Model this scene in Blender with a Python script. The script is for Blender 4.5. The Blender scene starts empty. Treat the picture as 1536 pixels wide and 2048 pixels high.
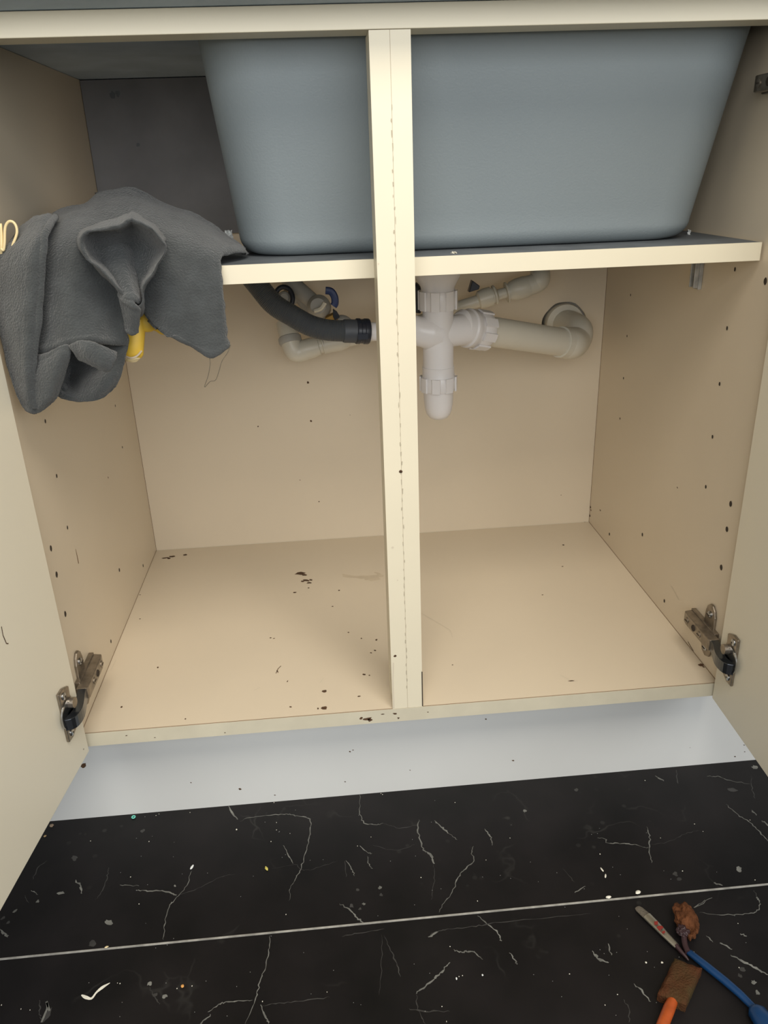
import bpy, bmesh, math, random
import numpy as np
from mathutils import Vector, noise
random.seed(7)
scene = bpy.context.scene
COL = scene.collection
Z0 = 0.1708                       # height of the cabinet floor above the room floor

# ------------------------------------------------------------------ camera
CP = np.array([-0.0747, -0.7767, 0.5872]); YAW, PITCH, ROLL, FPX = 0.0704, 0.4030, -0.0365, 1590.8
def cam_axes():
    cy, sy = math.cos(YAW), math.sin(YAW)
    fwd = np.array([sy*math.cos(PITCH), cy*math.cos(PITCH), -math.sin(PITCH)])
    r = np.array([cy, -sy, 0.0]); u = np.cross(r, fwd)
    return math.cos(ROLL)*r+math.sin(ROLL)*u, -math.sin(ROLL)*r+math.cos(ROLL)*u, fwd
CR, CU, CF = cam_axes()
cam = bpy.data.objects.new('camera', bpy.data.cameras.new('camera')); COL.objects.link(cam)
from mathutils import Matrix
M = Matrix(((CR[0], CU[0], -CF[0], CP[0]), (CR[1], CU[1], -CF[1], CP[1]), (CR[2], CU[2], -CF[2], CP[2]+Z0), (0, 0, 0, 1)))
cam.matrix_world = M
cam.data.sensor_fit = 'VERTICAL'; cam.data.sensor_height = 24.0; cam.data.lens = 24.0*FPX/2048
cam.data.clip_start = 0.01; cam.data.clip_end = 50
scene.camera = cam
# photo measurement -> place on a known plane (cabinet frame: z=0 is the cabinet floor)
def ray(x, y): return CF+(x-768)/FPX*CR-(y-1024)/FPX*CU
def at(x, y, Y): d = ray(x, y); return tuple(CP+d*(Y-CP[1])/d[1])
def onz(x, y, z): d = ray(x, y); return tuple(CP+d*(z-CP[2])/d[2])
def onx(x, y, X): d = ray(x, y); return tuple(CP+d*(X-CP[0])/d[0])
def fl(x, y, h=0.0): return onz(x, y, -Z0+h)

# ------------------------------------------------------------------ light
scene.view_settings.view_transform = 'Standard'; scene.view_settings.look = 'None'
scene.view_settings.gamma = 1; scene.view_settings.use_curve_mapping = False
scene.view_settings.exposure = 0.0
w = bpy.data.worlds.new('world'); scene.world = w; w.use_nodes = True
w.node_tree.nodes['Background'].inputs[0].default_value = (0.95, 0.97, 1.0, 1)
w.node_tree.nodes['Background'].inputs[1].default_value = 0.19
def area(name, loc, target, size, power, color):
    l = bpy.data.lights.new(name, 'AREA'); l.shape = 'RECTANGLE'; l.size, l.size_y = size; l.energy = power; l.color = color
    o = bpy.data.objects.new(name, l); COL.objects.link(o); o.location = loc
    o.rotation_euler = (Vector(target)-Vector(loc)).to_track_quat('-Z', 'Y').to_euler(); return o
area('ceiling_light', (0.15, -1.05, 1.95), (0, 0.1, 0.3), (1.1, 0.7), 27, (1.0, 0.92, 0.80))
area('window_light', (0.25, -1.9, 1.15), (0, 0.1, 0.40), (3.0, 1.0), 42, (0.97, 0.975, 0.97))

# ------------------------------------------------------------------ materials
def mat(name, col, rough=0.5, metal=0.0, var=0.0, vscale=8, bump=0.0, bscale=200, col2=None, spec=0.5, sheen=0.0, wear=None):
    m = bpy.data.materials.new(name); m.use_nodes = True; nt = m.node_tree; b = nt.nodes['Principled BSDF']
    b.inputs['Base Color'].default_value = (*col, 1); b.inputs['Roughness'].default_value = rough
    b.inputs['Metallic'].default_value = metal; b.inputs['Specular IOR Level'].default_value = spec
    if sheen: b.inputs['Sheen Weight'].default_value = sheen; b.inputs['Sheen Roughness'].default_value = 0.6
    tc = nt.nodes.new('ShaderNodeTexCoord')
    c2 = col2 or tuple(c*(1-var) for c in col)
    if var or col2:
        n = nt.nodes.new('ShaderNodeTexNoise'); n.inputs['Scale'].default_value = vscale; n.inputs['Detail'].default_value = 5
        r = nt.nodes.new('ShaderNodeValToRGB'); r.color_ramp.elements[0].position = 0.35; r.color_ramp.elements[1].position = 0.68
        r.color_ramp.elements[0].color = (*c2, 1); r.color_ramp.elements[1].color = (*col, 1)
        nt.links.new(tc.outputs['Object'], n.inputs['Vector']); nt.links.new(n.outputs['Fac'], r.inputs['Fac'])
        nt.links.new(r.outputs['Color'], b.inputs['Base Color'])
    if bump:
        n = nt.nodes.new('ShaderNodeTexNoise'); n.inputs['Scale'].default_value = bscale; n.inputs['Detail'].default_value = 3
        bp = nt.nodes.new('ShaderNodeBump'); bp.inputs['Strength'].default_value = bump; bp.inputs['Distance'].default_value = 0.002
        nt.links.new(tc.outputs['Object'], n.inputs['Vector']); nt.links.new(n.outputs['Fac'], bp.inputs['Height'])
        nt.links.new(bp.outputs['Normal'], b.inputs['Normal'])
    return m
CREAM = mat('cream_melamine', (0.68, 0.585, 0.445), 0.42, var=0.035, vscale=5, bump=0.05, bscale=900)
EDGE = mat('cream_edging', (0.71, 0.65, 0.50), 0.40, var=0.03, vscale=9)
DOORM = mat('door_melamine', (0.80, 0.745, 0.60), 0.42, var=0.03, vscale=4)
PLINTH = mat('white_plinth', (0.66, 0.67, 0.655), 0.45, var=0.05, vscale=5)
TOPM = mat('worktop_underside', (0.40, 0.50, 0.62), 0.6, var=0.2, vscale=14)
SHELFTOP = mat('dark_slate_grey', (0.13, 0.145, 0.16), 0.6, var=0.3, vscale=30)  # dark slate grey for the shelf's top face
SINKM = mat('sink_coating', (0.225, 0.262, 0.278), 0.55, var=0.05, vscale=4, bump=0.12, bscale=500)
MARK = mat('rubbed_mark', (0.42, 0.37, 0.27), 0.7)
EDGEG = mat('greyer_edging', (0.60, 0.555, 0.43), 0.5, var=0.08, vscale=30)  # cream edging in a slightly greyer, darker tone
JOINT = mat('joint_line', (0.22, 0.14, 0.08), 0.8)
DIRT = mat('dirt', (0.11, 0.055, 0.024), 0.8, var=0.5, vscale=200)
STAIN = mat('stain', (0.62, 0.52, 0.38), 0.6, var=0.1, vscale=60)
GAP = mat('dark_gap', (0.035, 0.024, 0.015), 0.8)
SCUFF = mat('scuff', (0.60, 0.53, 0.41), 0.7)
PVC = mat('white_pvc', (0.74, 0.72, 0.72), 0.32, var=0.03)
PVCO = mat('aged_pvc', (0.66, 0.63, 0.54), 0.36, var=0.06, vscale=20)
PVCG = mat('greyed_pipe', (0.42, 0.41, 0.38), 0.5, var=0.15, vscale=30)
HOSE = mat('grey_hose', (0.055, 0.064, 0.074), 0.5)
CUFF = mat('hose_cuff', (0.055, 0.062, 0.075), 0.5)
BLACKP = mat('black_clamp', (0.012, 0.016, 0.028), 0.35)
BLUEL = mat('blue_lever', (0.02, 0.04, 0.14), 0.4)
BRASS = mat('brass', (0.45, 0.30, 0.10), 0.4, metal=0.8)
NICKEL = mat('dull_nickel', (0.36, 0.31, 0.25), 0.38, metal=0.85, var=0.35, vscale=120)
LINKM = mat('dark_link', (0.10, 0.11, 0.125), 0.22, metal=0.9)
CHROME = mat('dark_chrome', (0.42, 0.44, 0.47), 0.16, metal=1.0)
TOWEL = mat('microfibre', (0.056, 0.062, 0.064), 0.95, var=0.25, vscale=60, bump=1.0, bscale=520, sheen=0.25, spec=0.1)
THREAD = mat('thread', (0.10, 0.085, 0.06), 0.9)
YEL = mat('yellow_rubber', (0.72, 0.47, 0.05), 0.5, var=0.12, vscale=40)
YELP = mat('pale_yellow_rubber', (0.78, 0.64, 0.36), 0.5, var=0.1, vscale=40)
PAPER = mat('white_scrap', (0.75, 0.77, 0.76), 0.6)
STEEL = mat('steel_strip', (0.52, 0.51, 0.47), 0.45, metal=0.3, var=0.4, vscale=90)
VEIN = mat('marble_vein', (0.20, 0.20, 0.18), 0.5, var=0.5, vscale=60)
VEIND = mat('faint_vein', (0.05, 0.048, 0.045), 0.5, var=0.4, vscale=50)
WHITEB = mat('white_debris', (0.80, 0.77, 0.66), 0.7, var=0.15, vscale=200)
MINT = mat('mint_plastic', (0.16, 0.62, 0.50), 0.5)
SEED = mat('seed', (0.52, 0.45, 0.10), 0.6)
ORNG = mat('orange_crumb', (0.62, 0.30, 0.08), 0.8)
FERR = mat('silver_ferrule', (0.42, 0.385, 0.31), 0.3, metal=0.8, var=0.2, vscale=90)
BRIST = mat('grey_bristle', (0.12, 0.10, 0.075), 0.8, bump=0.6, bscale=600)
REDP = mat('red_paint', (0.20, 0.018, 0.012), 0.5)
BLUEH = mat('blue_plastic', (0.003, 0.036, 0.115), 0.35, var=0.15, vscale=60)
ORANGEH = mat('orange_plastic', (0.40, 0.075, 0.013), 0.4, var=0.3, vscale=90)
SPONGE = mat('olive_sponge', (0.052, 0.042, 0.018), 0.95, spec=0.08, col2=(0.075, 0.026, 0.012), vscale=30, bump=1.0, bscale=500)
RUST = mat('rust_sponge', (0.13, 0.048, 0.019), 0.9, spec=0.15, var=0.55, vscale=90, bump=1.0, bscale=300)
MAROON = mat('maroon_stem', (0.03, 0.012, 0.014), 0.5)
WALLM = mat('wall_paint', (0.72, 0.70, 0.66), 0.8)

def marble():
    m = bpy.data.materials.new('black_marble'); m.use_nodes = True; nt = m.node_tree; b = nt.nodes['Principled BSDF']
    tc = nt.nodes.new('ShaderNodeTexCoord')
    n = nt.nodes.new('ShaderNodeTexNoise'); n.inputs['Scale'].default_value = 9; n.inputs['Detail'].default_value = 6
    r = nt.nodes.new('ShaderNodeValToRGB'); r.color_ramp.elements[0].position = .3; r.color_ramp.elements[1].position = .75
    r.color_ramp.elements[0].color = (0.0045, 0.0042, 0.0042, 1); r.color_ramp.elements[1].color = (0.0135, 0.0115, 0.0118, 1)
    mp = nt.nodes.new('ShaderNodeMapping'); mp.inputs['Scale'].default_value = (1, 1, 1)
    dn = nt.nodes.new('ShaderNodeTexNoise'); dn.inputs['Scale'].default_value = 7; dn.inputs['Detail'].default_value = 4
    ad = nt.nodes.new('ShaderNodeVectorMath'); ad.operation = 'MULTIPLY_ADD'; ad.inputs[1].default_value = (0.35, 0.35, 0.35)
    v = nt.nodes.new('ShaderNodeTexVoronoi'); v.feature = 'DISTANCE_TO_EDGE'; v.inputs['Scale'].default_value = 3.4
    vr = nt.nodes.new('ShaderNodeValToRGB'); vr.color_ramp.elements[0].position = 0; vr.color_ramp.elements[1].position = .010
    vr.color_ramp.elements[0].color = (1, 1, 1, 1); vr.color_ramp.elements[1].color = (0, 0, 0, 1)
    n2 = nt.nodes.new('ShaderNodeTexNoise'); n2.inputs['Scale'].default_value = 12
    r2 = nt.nodes.new('ShaderNodeValToRGB'); r2.color_ramp.elements[0].position = .52; r2.color_ramp.elements[1].position = .72
    mu = nt.nodes.new('ShaderNodeMath'); mu.operation = 'MULTIPLY'
    mx = nt.nodes.new('ShaderNodeMixRGB'); mx.inputs[2].default_value = (0.028, 0.027, 0.025, 1)
    # small pale fossil-like flecks
    v2 = nt.nodes.new('ShaderNodeTexVoronoi'); v2.inputs['Scale'].default_value = 46; v2.inputs['Randomness'].default_value = 1
    vr2 = nt.nodes.new('ShaderNodeValToRGB'); vr2.color_ramp.elements[0].position = .10; vr2.color_ramp.elements[1].position = .16
    vr2.color_ramp.elements[0].color = (1, 1, 1, 1); vr2.color_ramp.elements[1].color = (0, 0, 0, 1)
    n3 = nt.nodes.new('ShaderNodeTexNoise'); n3.inputs['Scale'].default_value = 6
    r3 = nt.nodes.new('ShaderNodeValToRGB'); r3.color_ramp.elements[0].position = .56; r3.color_ramp.elements[1].position = .66
    mu2 = nt.nodes.new('ShaderNodeMath'); mu2.operation = 'MULTIPLY'
    mx2 = nt.nodes.new('ShaderNodeMixRGB'); mx2.inputs[2].default_value = (0.022, 0.021, 0.02, 1)
    L = nt.links.new
    L(tc.outputs['Object'], n.inputs['Vector']); L(n.outputs['Fac'], r.inputs['Fac'])
    L(tc.outputs['Object'], dn.inputs['Vector']); L(dn.outputs['Color'], ad.inputs[0]); L(tc.outputs['Object'], ad.inputs[2])
    L(ad.outputs[0], v.inputs['Vector']); L(v.outputs['Distance'], vr.inputs['Fac'])
    L(tc.outputs['Object'], n2.inputs['Vector']); L(n2.outputs['Fac'], r2.inputs['Fac'])
    L(vr.outputs['Color'], mu.inputs[0]); L(r2.outputs['Color'], mu.inputs[1])
    L(mu.outputs[0], mx.inputs[0]); L(r.outputs['Color'], mx.inputs[1])
    L(tc.outputs['Object'], v2.inputs['Vector']); L(v2.outputs['Distance'], vr2.inputs['Fac'])
    L(tc.outputs['Object'], n3.inputs['Vector']); L(n3.outputs['Fac'], r3.inputs['Fac'])
    L(vr2.outputs['Color'], mu2.inputs[0]); L(r3.outputs['Color'], mu2.inputs[1])
    L(mu2.outputs[0], mx2.inputs[0]); L(mx.outputs['Color'], mx2.inputs[1]); L(mx2.outputs['Color'], b.inputs['Base Color'])
    b.inputs['Roughness'].default_value = 0.42; b.inputs['Specular IOR Level'].default_value = 0.22
    return m
MARBLE = marble()

# ------------------------------------------------------------------ mesh helpers
class MB:
    def __init__(s): s.v = []; s.f = []; s.m = []; s.mats = []
    def mi(s, m):
        if m not in s.mats: s.mats.append(m)
        return s.mats.index(m)
    def add(s, vs, fs, m):
        k = len(s.v); i = s.mi(m); s.v += [tuple(map(float, q)) for q in vs]
        for f in fs: s.f.append(tuple(a+k for a in f)); s.m.append(i)
        return s
    def box(s, x0, x1, y0, y1, z0, z1, m):
        vs = [(x, y, z) for x in (x0, x1) for y in (y0, y1) for z in (z0, z1)]
        return s.add(vs, [(0, 1, 3, 2), (4, 6, 7, 5), (0, 4, 5, 1), (2, 3, 7, 6), (0, 2, 6, 4), (1, 5, 7, 3)], m)
    def prism(s, pts, d, m):            # planar polygon extruded by vector d
        n = len(pts); vs = [Vector(p) for p in pts]+[Vector(p)+Vector(d) for p in pts]
        fs = [tuple(range(n))[::-1], tuple(range(n, 2*n))]+[(i, (i+1) % n, n+(i+1) % n, n+i) for i in range(n)]
        return s.add(vs, fs, m)
    def tube(s, pts, r, m, seg=16, cap=True, squash=None, up=None):
        pts = [Vector(p) for p in pts]; n = len(pts); rs = r if isinstance(r, (list, tuple)) else [r]*n
        t = (pts[1]-pts[0]).normalized(); a = Vector(up) if up else (Vector((0, 0, 1)) if abs(t.z) < .9 else Vector((0, 1, 0)))
        a = (a-t*a.dot(t)).normalized(); vs = []; fs = []
        for i in range(n):
            d = pts[min(i+1, n-1)]-pts[max(i-1, 0)]
            if d.length > 1e-9: t = d.normalized()
            a = (a-t*a.dot(t)).normalized(); b = t.cross(a)
            sa, sb = squash if squash else (1, 1)
            for k in range(seg):
                th = 2*math.pi*k/seg; vs.append(pts[i]+(a*math.cos(th)*sa+b*math.sin(th)*sb)*rs[i])
        for i in range(n-1):
            for k in range(seg):
                k2 = (k+1) % seg; fs.append((i*seg+k, i*seg+k2, (i+1)*seg+k2, (i+1)*seg+k))
        if cap: fs += [tuple(range(seg))[::-1], tuple(range((n-1)*seg, n*seg))]
        return s.add(vs, fs, m)
    def lathe(s, p0, p1, prof, m, seg=32):   # prof: (t along p0->p1 in metres, radius)
        p0 = Vector(p0); d = (Vector(p1)-p0).normalized()
        return s.tube([p0+d*t for t, _ in prof], [q for _, q in prof], m, seg) if all(prof[i+1][0] > prof[i][0] for i in range(len(prof)-1)) else s._lathe(p0, d, prof, m, seg)
    def _lathe(s, p0, d, prof, m, seg):
        a = Vector((0, 0, 1)) if abs(d.z) < .9 else Vector((0, 1, 0)); a = (a-d*a.dot(d)).normalized(); b = d.cross(a); n = len(prof)
        vs = [p0+d*t+(a*math.cos(2*math.pi*k/seg)+b*math.sin(2*math.pi*k/seg))*q for t, q in prof for k in range(seg)]
        fs = [(i*seg+k, i*seg+(k+1) % seg, (i+1)*seg+(k+1) % seg, (i+1)*seg+k) for i in range(n-1) for k in range(seg)]
        fs += [tuple(range(seg))[::-1], tuple(range((n-1)*seg, n*seg))]
        return s.add(vs, fs, m)
    def disc(s, c, nrm, ra, rb, m, ang=0, seg=10, jit=0, lift=0.00025, axis=None):   # flat mark lying on a surface
        c = Vector(c); n = Vector(nrm).normalized()
        a = Vector(axis) if axis else (Vector((0, 0, 1)) if abs(n.z) < .9 else Vector((0, 1, 0)))
        a = (a-n*a.dot(n)).normalized(); b = n.cross(a); vs = []
        for k in range(seg):
            th = 2*math.pi*k/seg; q = 1+random.uniform(-jit, jit)
            u_, v_ = math.cos(th)*ra*q, math.sin(th)*rb*q
            vs.append(c+n*lift+a*(u_*math.cos(ang)-v_*math.sin(ang))+b*(u_*math.sin(ang)+v_*math.cos(ang)))
        return s.add(vs, [tuple(range(seg))], m)
    def ribbon(s, pts, wds, nrm, m, lift=0.00025):
        n = Vector(nrm).normalized(); P = [Vector(p) for p in pts]; vs = []; k = len(P)
        for i in range(k):
            t = (P[min(i+1, k-1)]-P[max(i-1, 0)]).normalized(); b = n.cross(t)
            wd = wds[i] if isinstance(wds, (list, tuple)) else wds
            vs += [P[i]+n*lift+b*wd/2, P[i]+n*lift-b*wd/2]
        return s.add(vs, [(2*i, 2*i+1, 2*i+3, 2*i+2) for i in range(k-1)], m)
    def build(s, name, parent=None, origin=None, smooth=False, bevel=0, sub=0, solid=0, seg=2, fix=True):
        me = bpy.data.meshes.new(name)
        org = Vector(origin) if origin is not None else (ROOT.get(parent.name, Vector((0, 0, 0))) if parent else Vector((0, 0, 0)))
        me.from_pydata([(x-org.x, y-org.y, z+Z0-org.z) for x, y, z in s.v], [], s.f)
        for m in s.mats: me.materials.append(m)
        me.polygons.foreach_set('material_index', s.m)
        if fix:
            bm = bmesh.new(); bm.from_mesh(me); bmesh.ops.recalc_face_normals(bm, faces=[f for f in bm.faces if True]); bm.to_mesh(me); bm.free()
        if smooth:
            me.polygons.foreach_set('use_smooth', [True]*len(me.polygons)); me.set_sharp_from_angle(angle=math.radians(38))
        me.update(); o = bpy.data.objects.new(name, me); COL.objects.link(o)
        if parent: o.parent = parent; ROOT[o.name] = org
        else: o.location = org
        if solid: md = o.modifiers.new('s', 'SOLIDIFY'); md.thickness = solid; md.offset = 0
        if bevel: md = o.modifiers.new('b', 'BEVEL'); md.width = bevel; md.segments = seg; md.limit_method = 'ANGLE'
        if sub: md = o.modifiers.new('d', 'SUBSURF'); md.levels = sub; md.render_levels = sub
        return o
ROOT = {}
def tag(o, label, cat, group=None, kind=None):
    if label: o['label'] = label
    if cat: o['category'] = cat
    if group: o['group'] = group
    if kind: o['kind'] = kind
    return o
def thing(name, loc, label, cat, group=None):
    o = bpy.data.objects.new(name, None); COL.objects.link(o); o.location = (loc[0], loc[1], loc[2]+Z0); o.empty_display_size = .02
    ROOT[o.name] = Vector(o.location); return tag(o, label, cat, group)
def spline(P, n=8):     # Catmull-Rom through points
    P = [Vector(p) for p in P]; out = []
    for i in range(len(P)-1):
        a, b, c, d = P[max(i-1, 0)], P[i], P[i+1], P[min(i+2, len(P)-1)]
        for k in range(n):
            t = k/n; out.append(.5*((2*b)+(c-a)*t+(2*a-5*b+4*c-d)*t*t+(3*b-a-3*c+d)*t**3))
    out.append(P[-1]); return out

H = 0.382; D = 0.493; ZT = 0.718        # cabinet inner half width, depth, height
# ================================================================== SETTING
f = MB(); f.box(-1.6, 1.6, -2.4, 0.56, -Z0-.02, -Z0, MARBLE)
veins = [  # traced on the floor: points in the photo, width px, strong?
 ([(457,1612),(475,1640)],5,1),([(480,1643),(500,1636),(545,1630),(575,1628),(590,1632),(615,1636),(622,1650),(620,1672),(613,1700),(603,1735),(592,1755),(582,1775),(578,1800)],3,1),
 ([(566,1690),(578,1712),(586,1728)],3,1),([(545,1736),(590,1730),(606,1740),(640,1735),(675,1722)],2,0),
 ([(273,1780),(295,1781),(330,1782),(350,1788),(352,1792)],4,1),([(350,1790),(395,1777),(440,1755),(470,1748)],2,0),([(383,1742),(372,1770),(352,1798),(337,1815),(330,1850),(327,1880)],3,1),
 ([(240,1770),(277,1771)],2,1),([(190,1800),(205,1780),(215,1750),(218,1735)],3,0),([(152,1760),(160,1772),(165,1787)],5,1),
 ([(720,1590),(719,1625),(728,1645),(750,1650),(768,1648)],3,1),([(768,1648),(800,1655),(835,1650)],3,0),([(720,1692),(735,1705),(745,1708)],3,1),
 ([(680,1808),(700,1820),(718,1838),(733,1848)],5,1),([(690,1722),(692,1755)],2,0),([(691,1722),(705,1740),(710,1752)],3,1),([(735,1712),(738,1728),(745,1738)],3,1),
 ([(838,1640),(838,1665),(845,1695),(852,1705)],4,1),([(845,1700),(862,1712),(868,1728)],7,1),([(868,1728),(868,1760),(863,1800)],2,0),
 ([(870,1642),(885,1655),(898,1667)],6,1),([(898,1667),(915,1680)],2,1),([(948,1693),(943,1706),(948,1722),(932,1735),(920,1750),(905,1785),(885,1810),(878,1825)],3,1),
 ([(970,1657),(980,1672),(985,1690)],4,1),([(1195,1676),(1212,1678),(1215,1685),(1240,1687),(1265,1688),(1285,1694),(1300,1696)],3,1),([(1293,1654),(1299,1675),(1300,1700),(1303,1725)],3,1),
 ([(1300,1690),(1335,1684),(1370,1667),(1400,1660)],2,0),([(1415,1552),(1435,1553),(1460,1562),(1500,1568)],2,1),([(1310,1552),(1328,1563)],5,1),([(1352,1540),(1356,1568)],4,0),
 ([(1453,1608),(1475,1630),(1500,1645),(1520,1665),(1536,1682)],4,1),([(1501,1552),(1505,1580),(1510,1598)],3,0),([(1502,1620),(1513,1630)],5,1),([(1524,1642),(1536,1652)],6,1),
 ([(955,1832),(985,1856),(1000,1872),(1003,1882)],4,1),([(856,1872),(875,1862),(900,1858),(950,1852),(1000,1845),(1100,1835),(1180,1828)],3,0),([(856,1873),(876,1864)],6,1),
 ([(908,1898),(920,1905),(935,1903),(950,1903),(965,1918)],4,1),([(831,1988),(848,1975),(872,1955),(888,1938),(900,1925)],5,1),([(1018,1906),(1028,1918),(1034,1930)],5,1),
 ([(1184,1902),(1196,1915),(1218,1925)],7,1),([(1216,1888),(1222,1910)],3,1),([(1268,1968),(1285,1985),(1302,2003)],4,1),([(1247,1998),(1256,2020),(1258,2045)],3,0),
 ([(819,2018),(850,2022),(900,2022)],4,0),([(833,1990),(836,2020),(850,2048)],3,0),([(768,1870),(780,1900),(795,1930),(800,1955)],3,0),([(540,1870),(538,1900),(530,1935),(518,1970),(510,2000),(490,2048)],3,1),
 ([(415,2025),(440,2008),(465,2002),(505,2000)],3,1),([(522,2012),(560,2006),(605,2002),(660,1995)],3,0),([(522,2010),(530,2030),(537,2048)],5,1),([(400,2048),(420,2028)],4,1),
 ([(683,1873),(715,1868),(768,1858)],3,0),([(762,1870),(764,1930),(758,1990)],2,0),([(298,1975),(310,1995),(318,2010)],3,0),
 ([(78,2000),(80,2020),(82,2040)],3,0),([(95,1722),(75,1735),(66,1760)],3,0),([(62,1782),(75,1790)],3,1),([(50,1790),(58,1805)],2,0),([(0,1858),(10,1870),(17,1872)],6,1),
 ([(1410,1800),(1390,1815),(1425,1795)],3,1),([(1400,1825),(1440,1830),(1490,1827),(1515,1820),(1520,1805),(1508,1780)],2,1),([(1512,1795),(1520,1802)],7,1),
 ([(1461,1910),(1490,1925),(1515,1938),(1536,1950)],6,1),([(1440,1885),(1465,1898)],5,1),([(1412,1872),(1425,1885)],3,1),([(1480,1868),(1492,1873)],5,1),([(1428,1765),(1445,1770)],5,1),
 ([(745,1690),(790,1700),(830,1690)],2,0),([(1150,1785),(1170,1772)],3,1),([(1125,1738),(1150,1765)],2,0),
]
for P, wd, strong in veins:
    P = [(a+random.uniform(-1, 1), b+random.uniform(-1, 1)) for a, b in P]
    Q = [p.copy() for p in spline([fl(a, b) for a, b in P], 6)]; n = len(Q)
    for i, q in enumerate(Q[1:-1]): q.x += random.uniform(-.0011, .0011); q.y += random.uniform(-.0009, .0009)
    ws = [max(.25, math.sin(math.pi*(i+.6)/(n+.4))**.6)*wd*.00036*random.uniform(.35, 1.35)*(1.15 if strong else 1.0) for i in range(n)]
    f.ribbon(Q, ws, (0, 0, 1), VEIN if strong else VEIND, lift=.0001+.00002*random.random())
blobs = [(149,1716,9,12),(285,1662,9,6),(218,1845,8,16),(184,1888,13,8),(30,1822,6,6),(16,1845,6,4),(5,1837,6,6),(75,1803,6,5),(122,1786,7,10),(715,1780,6,5),(703,1812,8,5),(720,1818,5,4),(728,1808,5,5),(760,1775,6,6),
  (762,1790,6,5),(1350,1748,9,7),(1358,1758,8,5),(1510,1535,12,9),(1467,1580,9,16),(1478,1738,9,10),(1050,1622,6,6),(1153,1580,8,7),(1486,1940,8,8),(1480,1952,7,5),(1508,1965,7,6),(1515,1985,7,6),(95,2030,9,17),(300,1967,8,6),(310,1990,8,6),(330,1992,7,6),(350,1772,4,4)]
for a, b, ra, rb in blobs:
    f.disc(fl(a, b), (0, 0, 1), ra*.00033, rb*.0004, VEIND if random.random() < .65 else VEIN, ang=random.uniform(0, 3), jit=.35, seg=12, lift=.00015, axis=(1, 0, 0))
curl = spline([fl(*q) for q in ((163,1990),(172,1995),(183,1997),(193,1985),(205,1975),(220,1966))], 6)
f.ribbon(curl, [.0008, .0015, .002, .0026, .003, .0032, .0034, .0034, .003, .0028, .0026, .0024, .0026, .0024, .0022, .002, .002, .002, .0022, .0024, .0026, .003, .003, .0034, .0034, .003, .0026, .002, .0015, .001, .0006][:len(curl)], (0, 0, 1), WHITEB, lift=.0002)
curl = spline([fl(*q) for q in ((83,2045),(90,2028),(95,2015),(93,2003),(99,2022))], 5)
f.ribbon(curl, .002, (0, 0, 1), VEIN, lift=.0002)
tag(f.build('floor', fix=True), None, None, kind='structure')
t = MB(); t.box(-1.6, 1.6, -.1498, -.1476, -Z0, -Z0+.0006, STEEL); t.box(-1.6, 1.6, -.1476, -.1470, -Z0, -Z0+.0003, GAP)
tag(t.build('trim_1'), None, None, kind='structure')
b = MB(); b.box(-1.6, 1.6, .56, .62, -Z0-.02, 2.2, WALLM); tag(b.build('wall_back'), None, None, kind='structure')

# ================================================================== CABINET
cab = thing('base_cabinet', (0, 0.25, -Z0), 'cream kitchen sink cabinet with both doors open and a central post', 'cabinet')
NZ, NX, NY = (0, 0, 1), (1, 0, 0), (0, -1, 0)
# bottom panel with its dirt
p = MB(); p.box(-H, H, .0012, D, -.018, 0, CREAM)
p.box(-H, H, -.0006, .0004, -.018, .0, EDGEG); p.box(-H, H, .0004, .0014, -.0175, .00005, JOINT); p.box(-H, H, .0014, .0016, -.001, .0001, CREAM)
def spot(x, y, ra, rb, m=DIRT, ang=0, jit=.3): p.disc(onz(x, y, 0), NZ, ra*.0007, rb*.0011, m, ang=ang, jit=jit, seg=9, axis=(1, 0, 0))
for a in [(330,1116,9,2),(345,1113,7,2.5),(338,1117,5,3),(370,1110,5,2.5),(600,1147,11,4),(608,1150,6,3),(612,1161,8,3),(605,1163,5,2),(618,1166,5,2),(622,1160,4,2),(590,1185,4,1.5),(617,1176,2,1.5),
          (678,1181,2,1.5),(665,1213,2,1),(649,1383,4.5,2.6),(649,1416,5,3.2),(636,1417,1.5,1.5),(541,1276,2,1),(548,1277,2,1),(697,1265,1.5,1.5),(723,1277,1.8,1.5),(753,1280,2,2),(750,1301,2,1.5),(742,1306,2,1),(728,1349,3.5,1.5),(739,1351,1.5,1),
          (316,1335,1.6,1.6),(243,1414,2,1.6),(371,1438,1.5,1),(581,1414,2.5,1),(718,1393,3,1),(555,1343,1,3),(575,1363,1,2),(280,1190,2,1),(1127,1090,3,1.5),(1125,1133,2,1.2),(1085,1190,2,1),(1385,1288,2,3),(1395,1308,2,3.5),(1402,1330,4.5,2.5),(1407,1334,2,1.5),(1170,1044,3,1.2),(1143,1362,6,.8),(905,1330,1.5,1),(280,1238,1.5,1)]:
    spot(*a[:4], ang=random.uniform(-.3, .3))
p.disc(onz(725,1150,0), NZ, .034, .012, STAIN, ang=-.2, jit=.12, seg=20, lift=.0001, axis=(1,0,0)); p.disc(onz(716,1146,0), NZ, .031, .0095, CREAM, ang=-.25, jit=.15, seg=20, lift=.00016, axis=(1,0,0))
p.disc(onz(745,1157,0), NZ, .012, .007, STAIN, jit=.3, seg=14, lift=.0002, axis=(1,0,0))
p.ribbon([onz(x, y, 0) for x, y in ((562,1332),(556,1338),(552,1347))], .0009, NZ, DIRT)
p.ribbon([onz(x, y, 0) for x, y in ((232,1320),(222,1340),(205,1348))], .0006, NZ, SCUFF)
p.ribbon([onz(x, y, 0) for x, y in ((647,1356),(640,1366))], .0006, NZ, SCUFF); p.ribbon([onz(x, y, 0) for x, y in ((520,1375),(508,1381))], .0008, NZ, SCUFF)
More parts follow.
